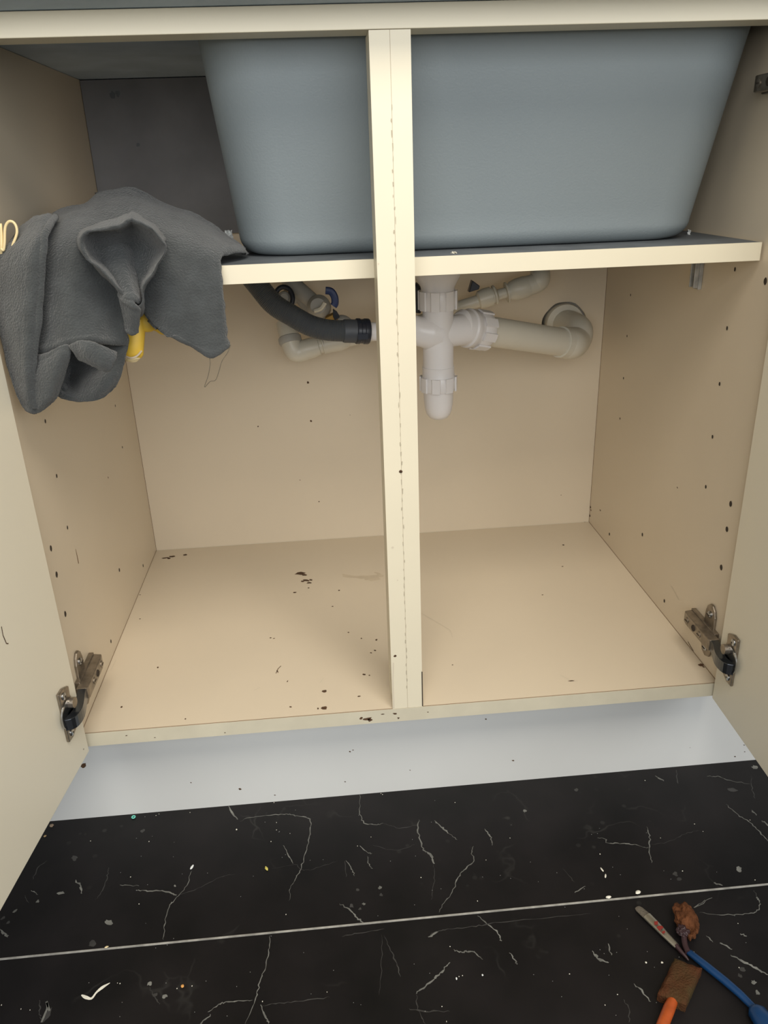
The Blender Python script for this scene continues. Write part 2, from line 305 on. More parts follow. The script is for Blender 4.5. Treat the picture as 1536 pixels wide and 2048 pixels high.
p.ribbon([onz(x, y, 0) for x, y in ((840,1225),(900,1260),(905,1275))], .0006, NZ, SCUFF); p.ribbon([onz(x, y, 0) for x, y in ((1120,1350),(1145,1363),(1155,1362))], .0007, NZ, SCUFF)
for x, y, ra, rb in [(735,1437,8,3),(740,1440,4,4),(722,1436,4,3),(790,1427,4,2),(797,1436,2,2),(253,1471,2,1),(310,1475,2,1),(450,1465,1.5,1),(765,1428,5,1),(856,1424,2,1)]:
    p.disc(at(x, y, -.0006), NY, ra*.0006, rb*.0006, DIRT, jit=.45, seg=9, axis=(1, 0, 0))
p.build('bottom_panel', cab)
# sides
def side(sgn):
    q = MB(); q.box(sgn*H, sgn*.400, 0, D+.018, -.018, ZT, CREAM); X = sgn*H; n = (-sgn, 0, 0)
    holes = [(.094, z, 1) for z in (.477, .413, .349, .285, .221)] + [(.032, z, 1.5) for z in (.224, .192, .142)] + [(.388, z, .8) for z in (.41, .350, .286, .222)] + [(.391, .022, 1.1), (.262, .080, 1.2), (.167, .021, 1.1)]
    if sgn > 0: holes += [(.029, .472, 1.6)]
    for y, z, s in holes:
        q.disc((X, y, z), n, .0024*s, .0020*s, GAP, seg=10, jit=.08, lift=.0003)
    if sgn < 0:
        q.ribbon([onx(x, y, X) for x, y in ((151,1098),(154,1112),(157,1127))], [.0008, .0016, .002], n, mat('brown_streak', (.20, .10, .04), .7))
        for x, y, s in ((281,1190,2),(277,1197,1.5),(268,1212,1.5),(180,1437,2),(303,1012,1.5),(216,955,1.2)): q.disc(onx(x, y, X), n, .0012*s, .0012*s, DIRT, jit=.4, seg=8)
    else:
        for x, y, s in ((1181,1014,2),(1179,1030,3),(1182,1020,1.5),(1201,1021,1.6),(1355,975,1),(1396,1272,2)): q.disc(onx(x, y, X), n, .0010*s, .0018*s, DIRT, jit=.4, seg=8)
        q.ribbon([onx(x, y, X) for x, y in ((1376,1283),(1381,1292),(1387,1302))], .0012, n, DIRT)
        q.ribbon([onx(x, y, X) for x, y in ((1343,1172),(1350,1185),(1358,1200))], .0007, n, SCUFF)
        q.ribbon([onx(x, y, X) for x, y in ((1418,1305),(1428,1318))], .0006, n, SCUFF)
    q.box(sgn*(H-.0005), sgn*H, .004, D, 0, .0005, JOINT)
    q.box(sgn*(H-.0005), sgn*H, D-.0005, D, 0, .50, JOINT)
    return q.build('side_panel', cab)
side(-1); side(1)
# back panel with a round hole
hx, hz, hr = .3165, .352, .0365
def back_panel():
    bm = bmesh.new(); y = D
    outer = [bm.verts.new(c) for c in ((-H, y, -.018), (H, y, -.018), (H, y, ZT), (-H, y, ZT))]
    inner = [bm.verts.new((hx+hr*math.cos(a)*(1+.02*math.sin(5*a)), y, hz+hr*math.sin(a)*(1+.02*math.sin(7*a)))) for a in [2*math.pi*k/40 for k in range(40)]]
    es = [bm.edges.new((L[i], L[(i+1) % len(L)])) for L in (outer, inner) for i in range(len(L))]
    r = bmesh.ops.triangle_fill(bm, edges=es, use_beauty=True)
    fs = [g for g in r['geom'] if isinstance(g, bmesh.types.BMFace)]
    ex = bmesh.ops.extrude_face_region(bm, geom=fs); bmesh.ops.translate(bm, verts=[g for g in ex['geom'] if isinstance(g, bmesh.types.BMVert)], vec=(0, .006, 0))
    bm.verts.index_update(); q = MB(); q.add([v.co[:] for v in bm.verts], [[v.index for v in fa.verts] for fa in bm.faces], CREAM); bm.free()
    for x, y2, s in ((616,765,1.7),(622,842,1.5),(516,853,1),(638,1003,.9),(1035,578,1.2),(600,960,.6),(1122,990,.6),(700,830,.5)): q.disc(at(x, y2, D), NY, .0012*s, .0012*s, DIRT, seg=8, jit=.2)
    q.box(-H, H, D-.0004, D, 0, .0007, SCUFF)
    # the shade beside the sink is coloured in on a separate sheet
    return q.build('back_panel', cab)
back_panel()
q = MB(); q.box(-.3815, -.165, D-.006, D-.0003, .512, .7175, mat('shade_grey', (0.20, 0.20, 0.21), 0.6, var=0.25, vscale=12))  # added thin sheet, its grey stands in for shade on the cream panel
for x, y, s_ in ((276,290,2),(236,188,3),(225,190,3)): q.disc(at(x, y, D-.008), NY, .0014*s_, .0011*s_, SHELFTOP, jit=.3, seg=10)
q.build('shade_board', cab, bevel=.0006)['label'] = 'added grey sheet painting in the shade on the back panel beside the sink'
# top front rail, post, shelf, plinth
q = MB(); q.box(-H, H, 0, .034, .699, ZT, EDGE); q.build('top_rail', cab, bevel=.0006)
q = MB(); mx0, mx1 = -.0181, .0177; mm = (mx0+mx1)/2
q.box(mx0, mm-.0002, 0, .042, .0003, .6985, EDGE); q.box(mm-.0002, mm+.0002, .0006, .0416, .0003, .6985, SCUFF); q.box(mm+.0002, mx1, 0, .042, .0003, .6985, EDGE)
for k in range(60):
    z = .03+.62*k/60; q.disc((mm+random.uniform(-.0009, .0009), 0, z), NY, .0035*random.uniform(.5, 1), .0006*random.uniform(.4, 1.3), MARK, jit=.4, seg=7, lift=.0003)
for x, y, s in ((801,943,2.2),(785,1095,1.5),(790,1312,2),(757,528,1),(795,1160,1)): q.disc(at(x, y, 0), NY, .0008*s, .0008*s, DIRT if s > 1.6 else SCUFF, jit=.3, seg=8, lift=.0003)
q.ribbon([at(x, y, 0) for x, y in ((787,1325),(786,1360),(788,1420))], .0014, NY, SCUFF, lift=.0003)
for x, y in ((780,1395),(784,1410),(787,1424)): q.disc((mx0, .01+.004*random.random(), .01+random.random()*.03), (-1, 0, 0), .006, .0008, DIRT, jit=.4, seg=8, lift=.0003)
q.ribbon([(mx1, .001, .001), (mx1, .001, .05)], .0012, (0, -1, 0), GAP, lift=.0014)
q.build('centre_post', cab)
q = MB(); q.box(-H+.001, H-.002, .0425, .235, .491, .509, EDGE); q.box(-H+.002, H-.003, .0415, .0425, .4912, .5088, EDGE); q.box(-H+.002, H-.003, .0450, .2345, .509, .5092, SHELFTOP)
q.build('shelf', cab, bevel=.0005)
q = MB(); q.box(-.56, .56, .05, .066, -Z0, -.0185, PLINTH)
for x, y, s in ((382,1565,1),(480,1578,1.8),(700,1503,1.2),(706,1500,1),(690,1563,1),(1026,1521,1.6),(972,1438,1.2),(1470,1513,1.3),(1489,1503,1),(1488,1490,1),(820,1540,.8),(550,1590,1),(1380,1495,.5)): q.disc(at(x, y, .05), NY, .0011*s, .0007*s, DIRT, jit=.3, seg=8, axis=(1, 0, 0), ang=-.4)
q.disc(at(167,1531,.05), NY, .004, .003, DIRT, jit=.5, seg=7)
q.build('plinth', cab)
# doors
def door(sgn, hp, ang, label):
    hx_, hy_ = hp; d = Vector((sgn*math.sin(ang), -math.cos(ang), 0)); n = Vector((sgn*math.cos(ang), math.sin(ang), 0))   # n points to the outer face
    o = Vector((hx_, hy_, 0)); q = MB(); a = o; b_ = o+d*.396
    q.prism([tuple(a+Vector((0, 0, -.0185))), tuple(b_+Vector((0, 0, -.0185))), tuple(b_+n*.018+Vector((0, 0, -.0185))), tuple(a+n*.018+Vector((0, 0, -.0185)))], (0, 0, .716), DOORM)
    if sgn < 0:
        P = [Vector(o+d*u_+Vector((0, 0, z))) for u_, z in ((.107, .214), (.108, .205), (.106, .195), (.103, .193))]
        q.ribbon(P, .0011, -n, DIRT, lift=.0003)
        q.disc(o+d*.012+Vector((0, 0, -.006)), -n, .0008, .0008, DIRT, seg=8, lift=.0003)
        q.disc(o+d*.215+Vector((0, 0, .0)), -n, .003, .0012, STAIN, seg=8, lift=.0003, jit=.3)
    ob = q.build('door', cab, bevel=.0008); ob['label'] = label; return ob, o, d, n
DL = door(-1, (-.3735, -.008), math.radians(6.6), 'open left door, inner side')
DR = door(1, (.3745, -.004), math.radians(-2.2), 'open right door, inner side')

# hinges
def hinge(sgn, zc, dd):
    _, o, d, n = dd; X = sgn*H; s = -sgn
    def sx(a): return X+s*a
    body = MB()    # arm channel lying along the side panel
    z0, z1 = zc-.0075, zc+.0075
    prof = [(.000, .0155), (.004, .0175), (.062, .0175), (.071, .0160), (.073, .006), (.000, .004)]      # (y, stand-off)
    body.prism([(sx(a), y+.004, z0) for y, a in prof], (0, 0, z1-z0), NICKEL)
    arm = body.build('hinge', cab, bevel=.0012)
    pl = MB()      # cross-shaped mounting plate
    ov = []
    for k in range(24):
        th = 2*math.pi*k/24; ov.append((.012*math.cos(th), .010*math.sin(th)))
    wing = [(-.0125, 0), (-.012, .024), (-.009, .032), (-.003, .037), (.003, .037), (.009, .032), (.012, .024), (.0125, 0), (.012, -.024), (.009, -.032), (0, -.0355), (-.009, -.032), (-.012, -.024)]
    pl.prism([(sx(.0002), .036+a, zc+b) for a, b in wing], (s*.0030, 0, 0), NICKEL)
    pl.prism([(sx(.0002), y, z) for y, z in ((.014, zc-.009), (.078, zc-.009), (.078, zc+.009), (.014, zc+.009))], (s*.006, 0, 0), NICKEL)
    pl.build('mounting_plate', arm, bevel=.0008)
    for zz in (zc+.0235, zc-.0235):
        sc = MB(); sc.lathe((sx(.002), .036, zz), (sx(.01), .036, zz), [(0, .0045), (.0022, .0045), (.0036, .0032), (.004, .001)], CHROME, 16)
        sc.box(min(sx(.0058), sx(.0064)), max(sx(.0058), sx(.0064)), .0328, .0392, zz-.0006, zz+.0006, GAP); sc.build('screw', arm, smooth=True)
    for yy in (.064, .045, .030):
        sc = MB(); sc.lathe((sx(.0170), yy, zc), (sx(.03), yy, zc), [(0, .0042), (.0012, .0042), (.0016, .0034)], NICKEL if yy != .045 else GAP, 16)
        sc.box(min(sx(.0186), sx(.0190)), max(sx(.0186), sx(.0190)), yy-.003, yy+.003, zc-.0006, zc+.0006, GAP); sc.build('adjusting_screw', arm, smooth=True)
    # cup flange on the door
    c = o+d*.0340+Vector((0, 0, zc+.008)); nn = -n
    fp = MB(); shp = [(-.0095, .031), (.0015, .0315), (.0145, .026), (.0135, .015), (.0165, .009), (.0175, 0), (.0165, -.009), (.0135, -.015), (.0145, -.026), (.0015, -.0315), (-.0095, -.031)]
    fp.prism([tuple(c-d*a+Vector((0, 0, b))+nn*.0002) for a, b in shp], tuple(nn*.0035), NICKEL)
    fl_ = fp.build('cup_flange', arm, bevel=.001)
    cup = MB(); cup._lathe(c+nn*.0034, nn, [(0, .0165), (.0015, .0165), (.0015, .0138), (.0006, .0132)], CHROME, 28); cup.build('cup', arm, smooth=True)
    for zz in (.0235, -.0235):
        sc = MB(); pc = c+d*.001+Vector((0, 0, zz))+nn*.0034
        sc.lathe(pc, pc+nn, [(0, .0042), (.0014, .0040), (.0022, .0024)], CHROME, 16); sc.disc(pc+nn*.0022, nn, .0016, .0005, GAP, seg=6, lift=.0002); sc.disc(pc+nn*.0022, nn, .0005, .0016, GAP, seg=6, lift=.0002)
        sc.build('screw', arm, smooth=True)
    # dark bent link from arm to cup
    lk = MB(); pth = spline([Vector((sx(.0105), .006, 0)), Vector((sx(.0115), -.003, 0)), Vector((c.x, c.y, 0))+Vector((nn.x, nn.y, 0))*.0095-d*.014, Vector((c.x, c.y, 0))+Vector((nn.x, nn.y, 0))*.0085+d*.002, Vector((c.x, c.y, 0))+Vector((nn.x, nn.y, 0))*.0015+d*.006], 4)
    up_, dn_ = [], []
    for k, v in enumerate(pth):
        tt = (pth[min(k+1, len(pth)-1)]-pth[max(k-1, 0)]).normalized(); b2 = Vector((tt.y, -tt.x, 0)); up_.append(v+b2*.0046); dn_.append(v-b2*.0046)
    zl = zc-.0070; L2 = up_+dn_[::-1]; m2 = len(pth)
    vs2 = [tuple(v+Vector((0, 0, zl))) for v in L2]+[tuple(v+Vector((0, 0, zl+.0140))) for v in L2]; n2_ = len(L2)
    fs2 = [(k, k+1, n2_-2-k, n2_-1-k) for k in range(m2-1)]+[(n2_+k, n2_+k+1, 2*n2_-2-k, 2*n2_-1-k) for k in range(m2-1)]+[(k, (k+1) % n2_, n2_+(k+1) % n2_, n2_+k) for k in range(n2_)]
    lk.add(vs2, fs2, LINKM); lk.build('link', arm, bevel=.0009)
    bk = MB(); bk.tube([c+nn*.003+Vector((0, 0, .009))-d*.008, c+nn*.010+Vector((0, 0, .009))-d*.008], .006, NICKEL, 18); bk.build('pivot_boss', arm, smooth=True)
    return arm
hl = hinge(-1, .052, DL); hl['label'] = 'tarnished metal door hinge at the lower left'
hrr = hinge(1, .052, DR); hrr['label'] = 'metal door hinge at the lower right'
h3 = hinge(1, .655, DR); h3['label'] = 'upper right door hinge at the frame edge'
h4 = hinge(-1, .655, DL); h4['label'] = 'upper left door hinge'
# shelf bracket under the shelf at the right wall
q = MB(); c0 = onx(1391,578,H-.004); q.box(H-.0045, H-.0002, c0[1]-.007, c0[1]+.007, c0[2], .4905, STEEL); q.box(H-.010, H-.0045, c0[1]-.0065, c0[1]-.0045, c0[2]+.002, .4905, STEEL); q.box(H-.010, H-.0045, c0[1]+.0045, c0[1]+.0065, c0[2]+.002, .4905, STEEL)
q.build('shelf_bracket', cab, bevel=.0005)

# ================================================================== WORKTOP + SINK
q = MB(); q.box(-1.2, -.178, -.045, .558, ZT+.0005, ZT+.038, TOPM); q.box(.378, 1.2, -.045, .558, ZT+.0005, ZT+.038, TOPM)
q.box(-.178, .378, -.045, .036, ZT+.0005, ZT+.038, TOPM); q.box(-.178, .378, .47, .558, ZT+.0005, ZT+.038, TOPM)
tag(q.build('worktop', origin=(0, .25, ZT+Z0)), 'blue grey worktop slab overhanging the top rail of the cabinet', 'worktop')
snk = thing('sink', (.1, .25, .512), 'deep grey sink bowl seen from outside above the shelf', 'sink')
def rr(x0, x1, y0, y1, r, z, n=10):
    out = []
    for cx, cy, a0 in ((x1-r, y1-r, 0), (x0+r, y1-r, 90), (x0+r, y0+r, 180), (x1-r, y0+r, 270)):
        for k in range(n+1): a = math.radians(a0+90*k/n); out.append((cx+r*math.cos(a), cy+r*math.sin(a), z))
    return out
q = MB(); rings = []
for k in range(15):
    tt = k/14; z = ZT+.0385-(ZT+.0385-.530)*tt; e = tt
    rings.append(rr(-.176+.021*e, .369-.025*e, .040+.058*e, .465-.02*e, .055, z))
for k in range(1, 9):
    a = math.pi/2*k/8; rr_ = .019; ins = rr_*(1-math.cos(a)); z = .530-rr_*math.sin(a)
    rings.append(rr(-.155+ins, .344-ins, .098+ins, .445-ins, .055-ins*.4, z))
n = len(rings[0]); vs = [p_ for R_ in rings for p_ in R_]
fs = [(i*n+k, i*n+(k+1) % n, (i+1)*n+(k+1) % n, (i+1)*n+k) for i in range(len(rings)-1) for k in range(n)]+[tuple(range((len(rings)-1)*n, len(rings)*n))]
q.add(vs, fs, SINKM); q.build('bowl', snk, smooth=True, solid=.003)
q = MB(); outer = rr(-.205, .379, .0365, .49, .03, ZT+.0385); inner = rr(-.176, .369, .040, .465, .055, ZT+.0385)
q.add([*outer, *inner, *[(x, y, z+.002) for x, y, z in outer], *[(x, y, z+.002) for x, y, z in inner]], [(k, (k+1) % n, n+(k+1) % n, n+k) for k in range(n)]+[(2*n+k, 3*n+k, 3*n+(k+1) % n, 2*n+(k+1) % n) for k in range(n)], SINKM)
q.build('rim', snk)
# scraps on the shelf
def scrap(name, x, y, Y, wd, hh, label, m=PAPER):
    c = Vector(at(x, y, Y)); s_ = MB(); N = 6; vs = []
    for i in range(N):
        for j in range(N): vs.append((c.x+wd*(i/(N-1)-.5)+.0008*random.uniform(-1, 1), c.y+.003*math.sin(i*1.4+j)+j*.0006, c.z+hh*(j/(N-1)-.5)+.0008*random.uniform(-1, 1)))
    s_.add(vs, [(i*N+j, i*N+j+1, (i+1)*N+j+1, (i+1)*N+j) for i in range(N-1) for j in range(N-1)], m)
    return tag(s_.build(name, origin=(c.x, c.y, c.z+Z0), solid=.0005), label, 'scrap')
scrap('sealant_scrap', 496, 489, .145, .010, .008, 'white sealant scrap on the shelf at the foot of the sink, right of the towel')
scrap('paper_scrap', 458, 470, .19, .008, .010, 'pale paper scrap at the towel edge against the sink foot')
scrap('sealant_crumb', 908, 508, .06, .005, .004, 'tiny cream crumb on the shelf just right of the post', WHITEB)
scrap('sealant_crumb', 1379, 467, .165, .003, .007, 'tiny white crumb at the right foot of the sink', PAPER)

# ================================================================== DRAIN TRAP
def ribs_nut(m_, p0, ax, r, h, mat_, nr=12):
    p0 = Vector(p0); ax = Vector(ax).normalized()
    m_.lathe(p0, p0+ax, [(0, r*.93), (.002, r*.97), (h*.5, r), (h-.002, r*.97), (h, r*.93)], mat_, 36)
    a = Vector((0, 0, 1)) if abs(ax.z) < .9 else Vector((0, 1, 0)); a = (a-ax*a.dot(ax)).normalized(); b2 = ax.cross(a)
    for k in range(nr):
        th = 2*math.pi*(k+.35)/nr; dr = a*math.cos(th)+b2*math.sin(th); tg = ax.cross(dr)
        c_ = p0+dr*(r*.96)
        hw = r*math.pi/nr*.62; m_.prism([tuple(c_-tg*hw), tuple(c_+tg*hw), tuple(c_+tg*hw*.9+dr*.0021), tuple(c_+dr*.0026), tuple(c_-tg*hw*.9+dr*.0021)], tuple(ax*h), mat_)
TX, TY = .0805, .28
trap = thing('drain_trap', (TX, TY, .27), 'white plastic bottle trap hanging under the sink with pipe to the wall', 'drain pipe')
q = MB(); q._lathe(Vector((TX, TY, .5088)), Vector((0, 0, -1)), [(0, .043), (.012, .042), (.030, .036), (.048, .0285), (.060, .0222), (.070, .0215)], PVC, 36); q.build('waste_flange', trap, smooth=True)
q = MB(); ribs_nut(q, (TX, TY, .444), (0, 0, -1), .0245, .024, PVC, 8); q.build('nut', trap, smooth=True)
q = MB(); q.lathe((TX, TY, .446), (TX, TY, .3), [(0, .0205), (.030, .0205), (.098, .0205), (.1015, .0208), (.1020, .0216), (.114, .0216), (.1165, .0225), (.122, .0225)], PVC, 36)
branch0 = Vector((TX, TY, .388)); P1 = Vector(at(932, 658, .292)); bd = (P1-branch0).normalized()
q.lathe(branch0, P1, [(0, .0195), (.03, .0205), ((P1-branch0).length, .0205)], PVC, 32)
lp = Vector(at(757, 664, .262)); q.tube(spline([branch0+Vector((0, 0, .001)), branch0+Vector((-.02, -.004, .004)), branch0+Vector((-.045, -.010, .012)), lp+Vector((.01, 0, 0))], 5), [.0225]*5+[.020]*2+[.018]*3+[.015]*3+[.0115]*3, PVC, 24)
q.build('trap_body', trap, smooth=True)
q = MB(); ribs_nut(q, (TX, TY, .331), (0, 0, -1), .0240, .0195, PVC, 8); q.build('nut', trap, smooth=True)
q = MB(); q.lathe((TX, TY, .312), (TX, TY, .2), [(0, .0205), (.010, .0203), (.020, .0196), (.028, .0184), (.034, .0162), (.0385, .0128), (.0410, .0080), (.0415, .002)], PVC, 32); q.build('trap_cup', trap, smooth=True)
# horizontal run to the wall
P2 = Vector(at(980, 663, .318)); P3 = Vector(at(1120, 684, .385)); rd = (P3-P2).normalized()
q = MB(); ps = P2-rd*.058
q.lathe(ps, P2, [(0, .0195), (.004, .0235), (.014, .0242), (.016, .0262), (.022, .0262), (.024, .0248), (.030, .0248)], PVC, 36); q.build('coupling', trap, smooth=True)
q = MB(); ribs_nut(q, P2-rd*.030, rd, .0260, .021, PVC, 8); q.build('nut', trap, smooth=True)
q = MB(); q.lathe(P2-rd*.022, P3, [(0, .0205), ((P3-P2).length+.025, .0205)], PVCO, 32); q.build('outlet_pipe', trap, smooth=True)
E1 = P3+rd*.024; W1 = Vector((hx-.003, .56, hz+.002))
q = MB(); q.tube(spline([P3, P3+rd*.012, E1, E1+rd*.016+Vector((.0, .014, .003)), Vector((hx+.006, E1.y+.045, hz-.0)), Vector((hx+.001, .50, hz+.002)), W1-Vector((0, .001, 0))], 7), .0230, PVCO, 32); q.build('elbow', trap, smooth=True)
q = MB(); q._lathe(Vector((hx, .485, hz+.003)), Vector((0, 1, 0)), [(0, .0225), (0, .0300), (.004, .0310), (.02, .0305), (.06, .0300)], PVCO, 36); q.build('wall_sleeve', trap, smooth=True)

# ================================================================== HOSE
hose = thing('drain_hose', tuple(Vector(at(686, 662, .25))), 'dark grey corrugated drain hose curving down from behind the towel to the trap', 'hose')
hp = [at(410, 470, .30), at(455, 500, .272), at(511, 565, .258), at(546, 607, .252), at(585, 632, .25), at(620, 651, .25), at(655, 660, .25), at(690, 662, .25)]
sp = spline(hp, 22); L = [0]
for i in range(1, len(sp)): L.append(L[-1]+(sp[i]-sp[i-1]).length)
def resample(P, Ls, step):
    out = []; k = 0; s_ = 0
    while s_ < Ls[-1]:
        while Ls[k+1] < s_: k += 1
        t_ = (s_-Ls[k])/max(1e-9, Ls[k+1]-Ls[k]); out.append(P[k].lerp(P[k+1], t_)); s_ += step
    return out
rs_ = resample(sp, L, .0009)
q = MB(); q.tube(rs_, [.0137 if (i % 2) < 1 else .0131 for i in range(len(rs_))], HOSE, 28); q.build('corrugated_tube', hose, smooth=False)
q = MB(); ce = Vector(at(686, 662, .25)); cl = Vector(at(742, 663, .256)); ad_ = (cl-ce).normalized()
q.lathe(ce, cl, [(0, .0140), (.002, .0148), (.034, .0148)], CUFF, 32); q.build('cuff', hose, smooth=True)
q = MB(); c1 = ce+ad_*.0165; q.lathe(c1, cl, [(0, .0155), (.001, .0163), (.005, .0163), (.006, .0155), (.010, .0155), (.011, .0163), (.016, .0163), (.0175, .0156)], BLACKP, 32)
q.prism([tuple(c1+Vector((.002, -.0165, -.008))), tuple(c1+Vector((.015, -.0165, -.008))), tuple(c1+Vector((.015, -.0165, -.001))), tuple(c1+Vector((.002, -.0165, -.001)))], (0, .006, 0), BLACKP); q.build('hose_clamp', hose, smooth=True)
q = MB(); q.lathe(cl-ad_*.006, lp+ad_*.03, [(0, .0118), (.022, .0118)], PVC, 24); q.build('spigot', hose, smooth=True)

# ================================================================== SUPPLY PIPES
sup = thing('water_supply_pipe', tuple(at(740, 650, .41)), 'grey white water pipe with push-fit elbows and couplings crossing behind the trap', 'pipe')
YS = .415
def A(x, y, Y=YS): return Vector(at(x, y, Y))
q = MB(); q.tube(spline([A(600, 702), A(690, 684), A(760, 668), A(840, 640), A(905, 616), A(965, 599), A(1075, 566)], 8), .0078, PVCO, 20); q.build('pipe', sup, smooth=True)
q = MB(); q.tube([A(892, 622), A(957, 602)], .0092, PVCO, 20); q.build('sleeve', sup, smooth=True)
def coup(P, Q, prof, m=PVCO, name='coupling'):
    c_ = MB(); L_ = (Q-P).length; c_.lathe(P, Q, [(t_*L_, r_) for t_, r_ in prof], m, 28); return c_.build(name, sup, smooth=True)
coup(A(955, 601), A(995, 588), [(0, .0095), (.08, .0128), (.35, .0142), (.7, .0138), (.72, .0115), (.8, .0115), (.82, .0142), (.90, .0142), (1, .0085)])
coup(A(1012, 585), A(1060, 571), [(0, .0150), (.06, .0150), (.08, .0120), (.14, .0120), (.2, .0135), (.45, .0158), (.8, .0160), (1, .0140)])
q = MB(); q.tube(spline([A(1054, 572), A(1072, 566), A(1080, 558), A(1080, 540, .43), A(1078, 500, .44)], 6), .0146, PVCO, 24); q.build('elbow', sup, smooth=True)
q = MB(); q.prism([tuple(A(938, 585, .40)), tuple(A(945, 561, .40)), tuple(A(960, 572, .40)), tuple(A(958, 579, .40))], (0, .014, 0), BLACKP); q.build('valve_lever', sup, bevel=.001)
# left elbow
coup(A(597, 703), A(648, 689), [(0, .0135), (.12, .0150), (.55, .0152), (.7, .0140), (.8, .0135), (.82, .0115), (.93, .0115), (.95, .0140), (1, .0140)])
coup(A(648, 689), A(700, 679), [(0, .0138), (.3, .0135), (.6, .0142), (.85, .0120), (1, .0085)])
q = MB(); q.tube(spline([A(612, 700), A(594, 704), A(586, 696), A(578, 670, .42), A(572, 645, .43)], 6), .0150, PVCO, 24); q.build('elbow', sup, smooth=True)
coup(A(582, 688, .415), A(572, 645, .43), [(0, .0155), (.1, .0172), (.3, .0172), (.35, .0150), (.8, .0150), (1, .0128)], PVCG, 'collar')
coup(A(574, 656, .427), A(560, 590, .452), [(0, .009), (1, .009)], PVCG, 'riser')
# shut-off valve assembly
val = thing('shutoff_valve', tuple(at(640, 612, .40)), 'greyed stop valve with dark blue lever above the drain hose', 'valve')
q = MB(); q.tube([A(560, 540, .44), A(590, 572, .425), A(636, 612, .41)], [.0115, .0118, .0112], PVCG, 24); q.build('pipe', val, smooth=True)
q = MB(); q.tube([A(575, 600, .44), A(600, 590, .44), A(625, 620, .43)], [.0105, .013, .012], PVCG, 20); q.build('bracket', val, smooth=True)
q = MB(); va, vb = A(640, 616, .425), A(636, 612, .385); q.lathe(va, vb, [(0, .0135), (.004, .0170), (.026, .0172), (.032, .0160), (.036, .0120), (.040, .0110)], PVCG, 24); q.build('valve_body', val, smooth=True)
q = MB(); q.tube(spline([A(628, 622, .380), A(642, 617, .380), A(650, 605, .380)], 4), .0032, PVCO, 8); q.build('handle_slot', val, smooth=True)
q = MB(); q.tube(spline([A(651, 581, .385), A(662, 583, .385), A(669, 594, .385), A(670, 606, .385), A(667, 612, .385)], 5), .0042, BLUEL, 8, squash=(1.25, .9)); q.build('blue_lever', val, smooth=True).__setitem__('label', 'dark blue lever')
q = MB(); q.tube([A(655, 640, .395), A(672, 632, .39)], .0065, BRASS, 6); q.build('union_nut', val, smooth=False)
q = MB(); q.prism([tuple(A(666, 618, .38)), tuple(A(674, 624, .38)), tuple(A(680, 634, .38)), tuple(A(670, 642, .38)), tuple(A(666, 634, .38))], (0, .008, 0), BLACKP); q.build('small_lever', val, bevel=.001)
q = MB(); q.tube(spline([A(655, 640, .395), A(662, 645, .395), A(685, 640, .40), A(700, 650, .40), A(720, 668, .41)], 5), .0075, PVCG, 16); q.build('tail_pipe', val, smooth=True)
clip = MB(); cc = A(568, 596, .405); rg = [cc+Vector((.0125*math.cos(a), .004*math.sin(a), .0150*math.sin(a))) for a in [2*math.pi*k/28 for k in range(29)]]
clip.tube(rg, .0036, BLACKP, 10, cap=False)
cr = thing('pipe_clip', tuple(cc), 'round black pipe clip half hidden behind the drain hose', 'clip'); clip.build('ring', cr, smooth=True)
q = MB(); q.lathe(cc+Vector((0, .012, 0)), cc-Vector((0, .01, 0)), [(0, .0085), (.008, .0085), (.010, .006)], BRASS if False else PVCG, 16); q.build('bolt', cr, smooth=True)
q = MB(); q.tube([cc+Vector((0, .012, 0)), Vector((cc.x, D, cc.z))], .003, NICKEL, 8); q.build('stem', cr, smooth=True)
q = MB(); q.tube(spline([A(828, 570, .40), A(836, 580, .40), A(838, 600, .40), A(834, 625, .40)], 4), .0055, BLACKP, 8); ob = q.build('valve_handle', sup, smooth=True); ob['label'] = 'black valve handle behind the trap nut'

# ================================================================== TOWEL
tw = thing('towel', (-.26, .03, .509), 'dark grey microfibre towel heaped over the left end of the shelf', 'towel')
T = MB()
def cr_(a, b, c, d, t): return .5*((2*b)+(c-a)*t+(2*a-5*b+4*c-d)*t*t+(3*b-a-3*c+d)*t**3)
def interp_rows(rows, nu, nv):
    R_ = [[Vector(p) for p in r] for r in rows]; nr, nc = len(R_), len(R_[0])
    def line(P, n_):
        out = []; m_ = len(P)
        for k in range(n_+1):
            s_ = k/n_*(m_-1); i = min(int(s_), m_-2); t = s_-i
            out.append(cr_(P[max(i-1, 0)] if i > 0 else P[0]*2-P[1], P[i], P[i+1], P[i+2] if i+2 < m_ else P[-1]*2-P[-2], t))
        return out
    rowsd = [line(r, nu) for r in R_]
    cols = [line([rowsd[j][i] for j in range(nr)], nv) for i in range(nu+1)]
    return [[cols[i][j] for i in range(nu+1)] for j in range(nv+1)]
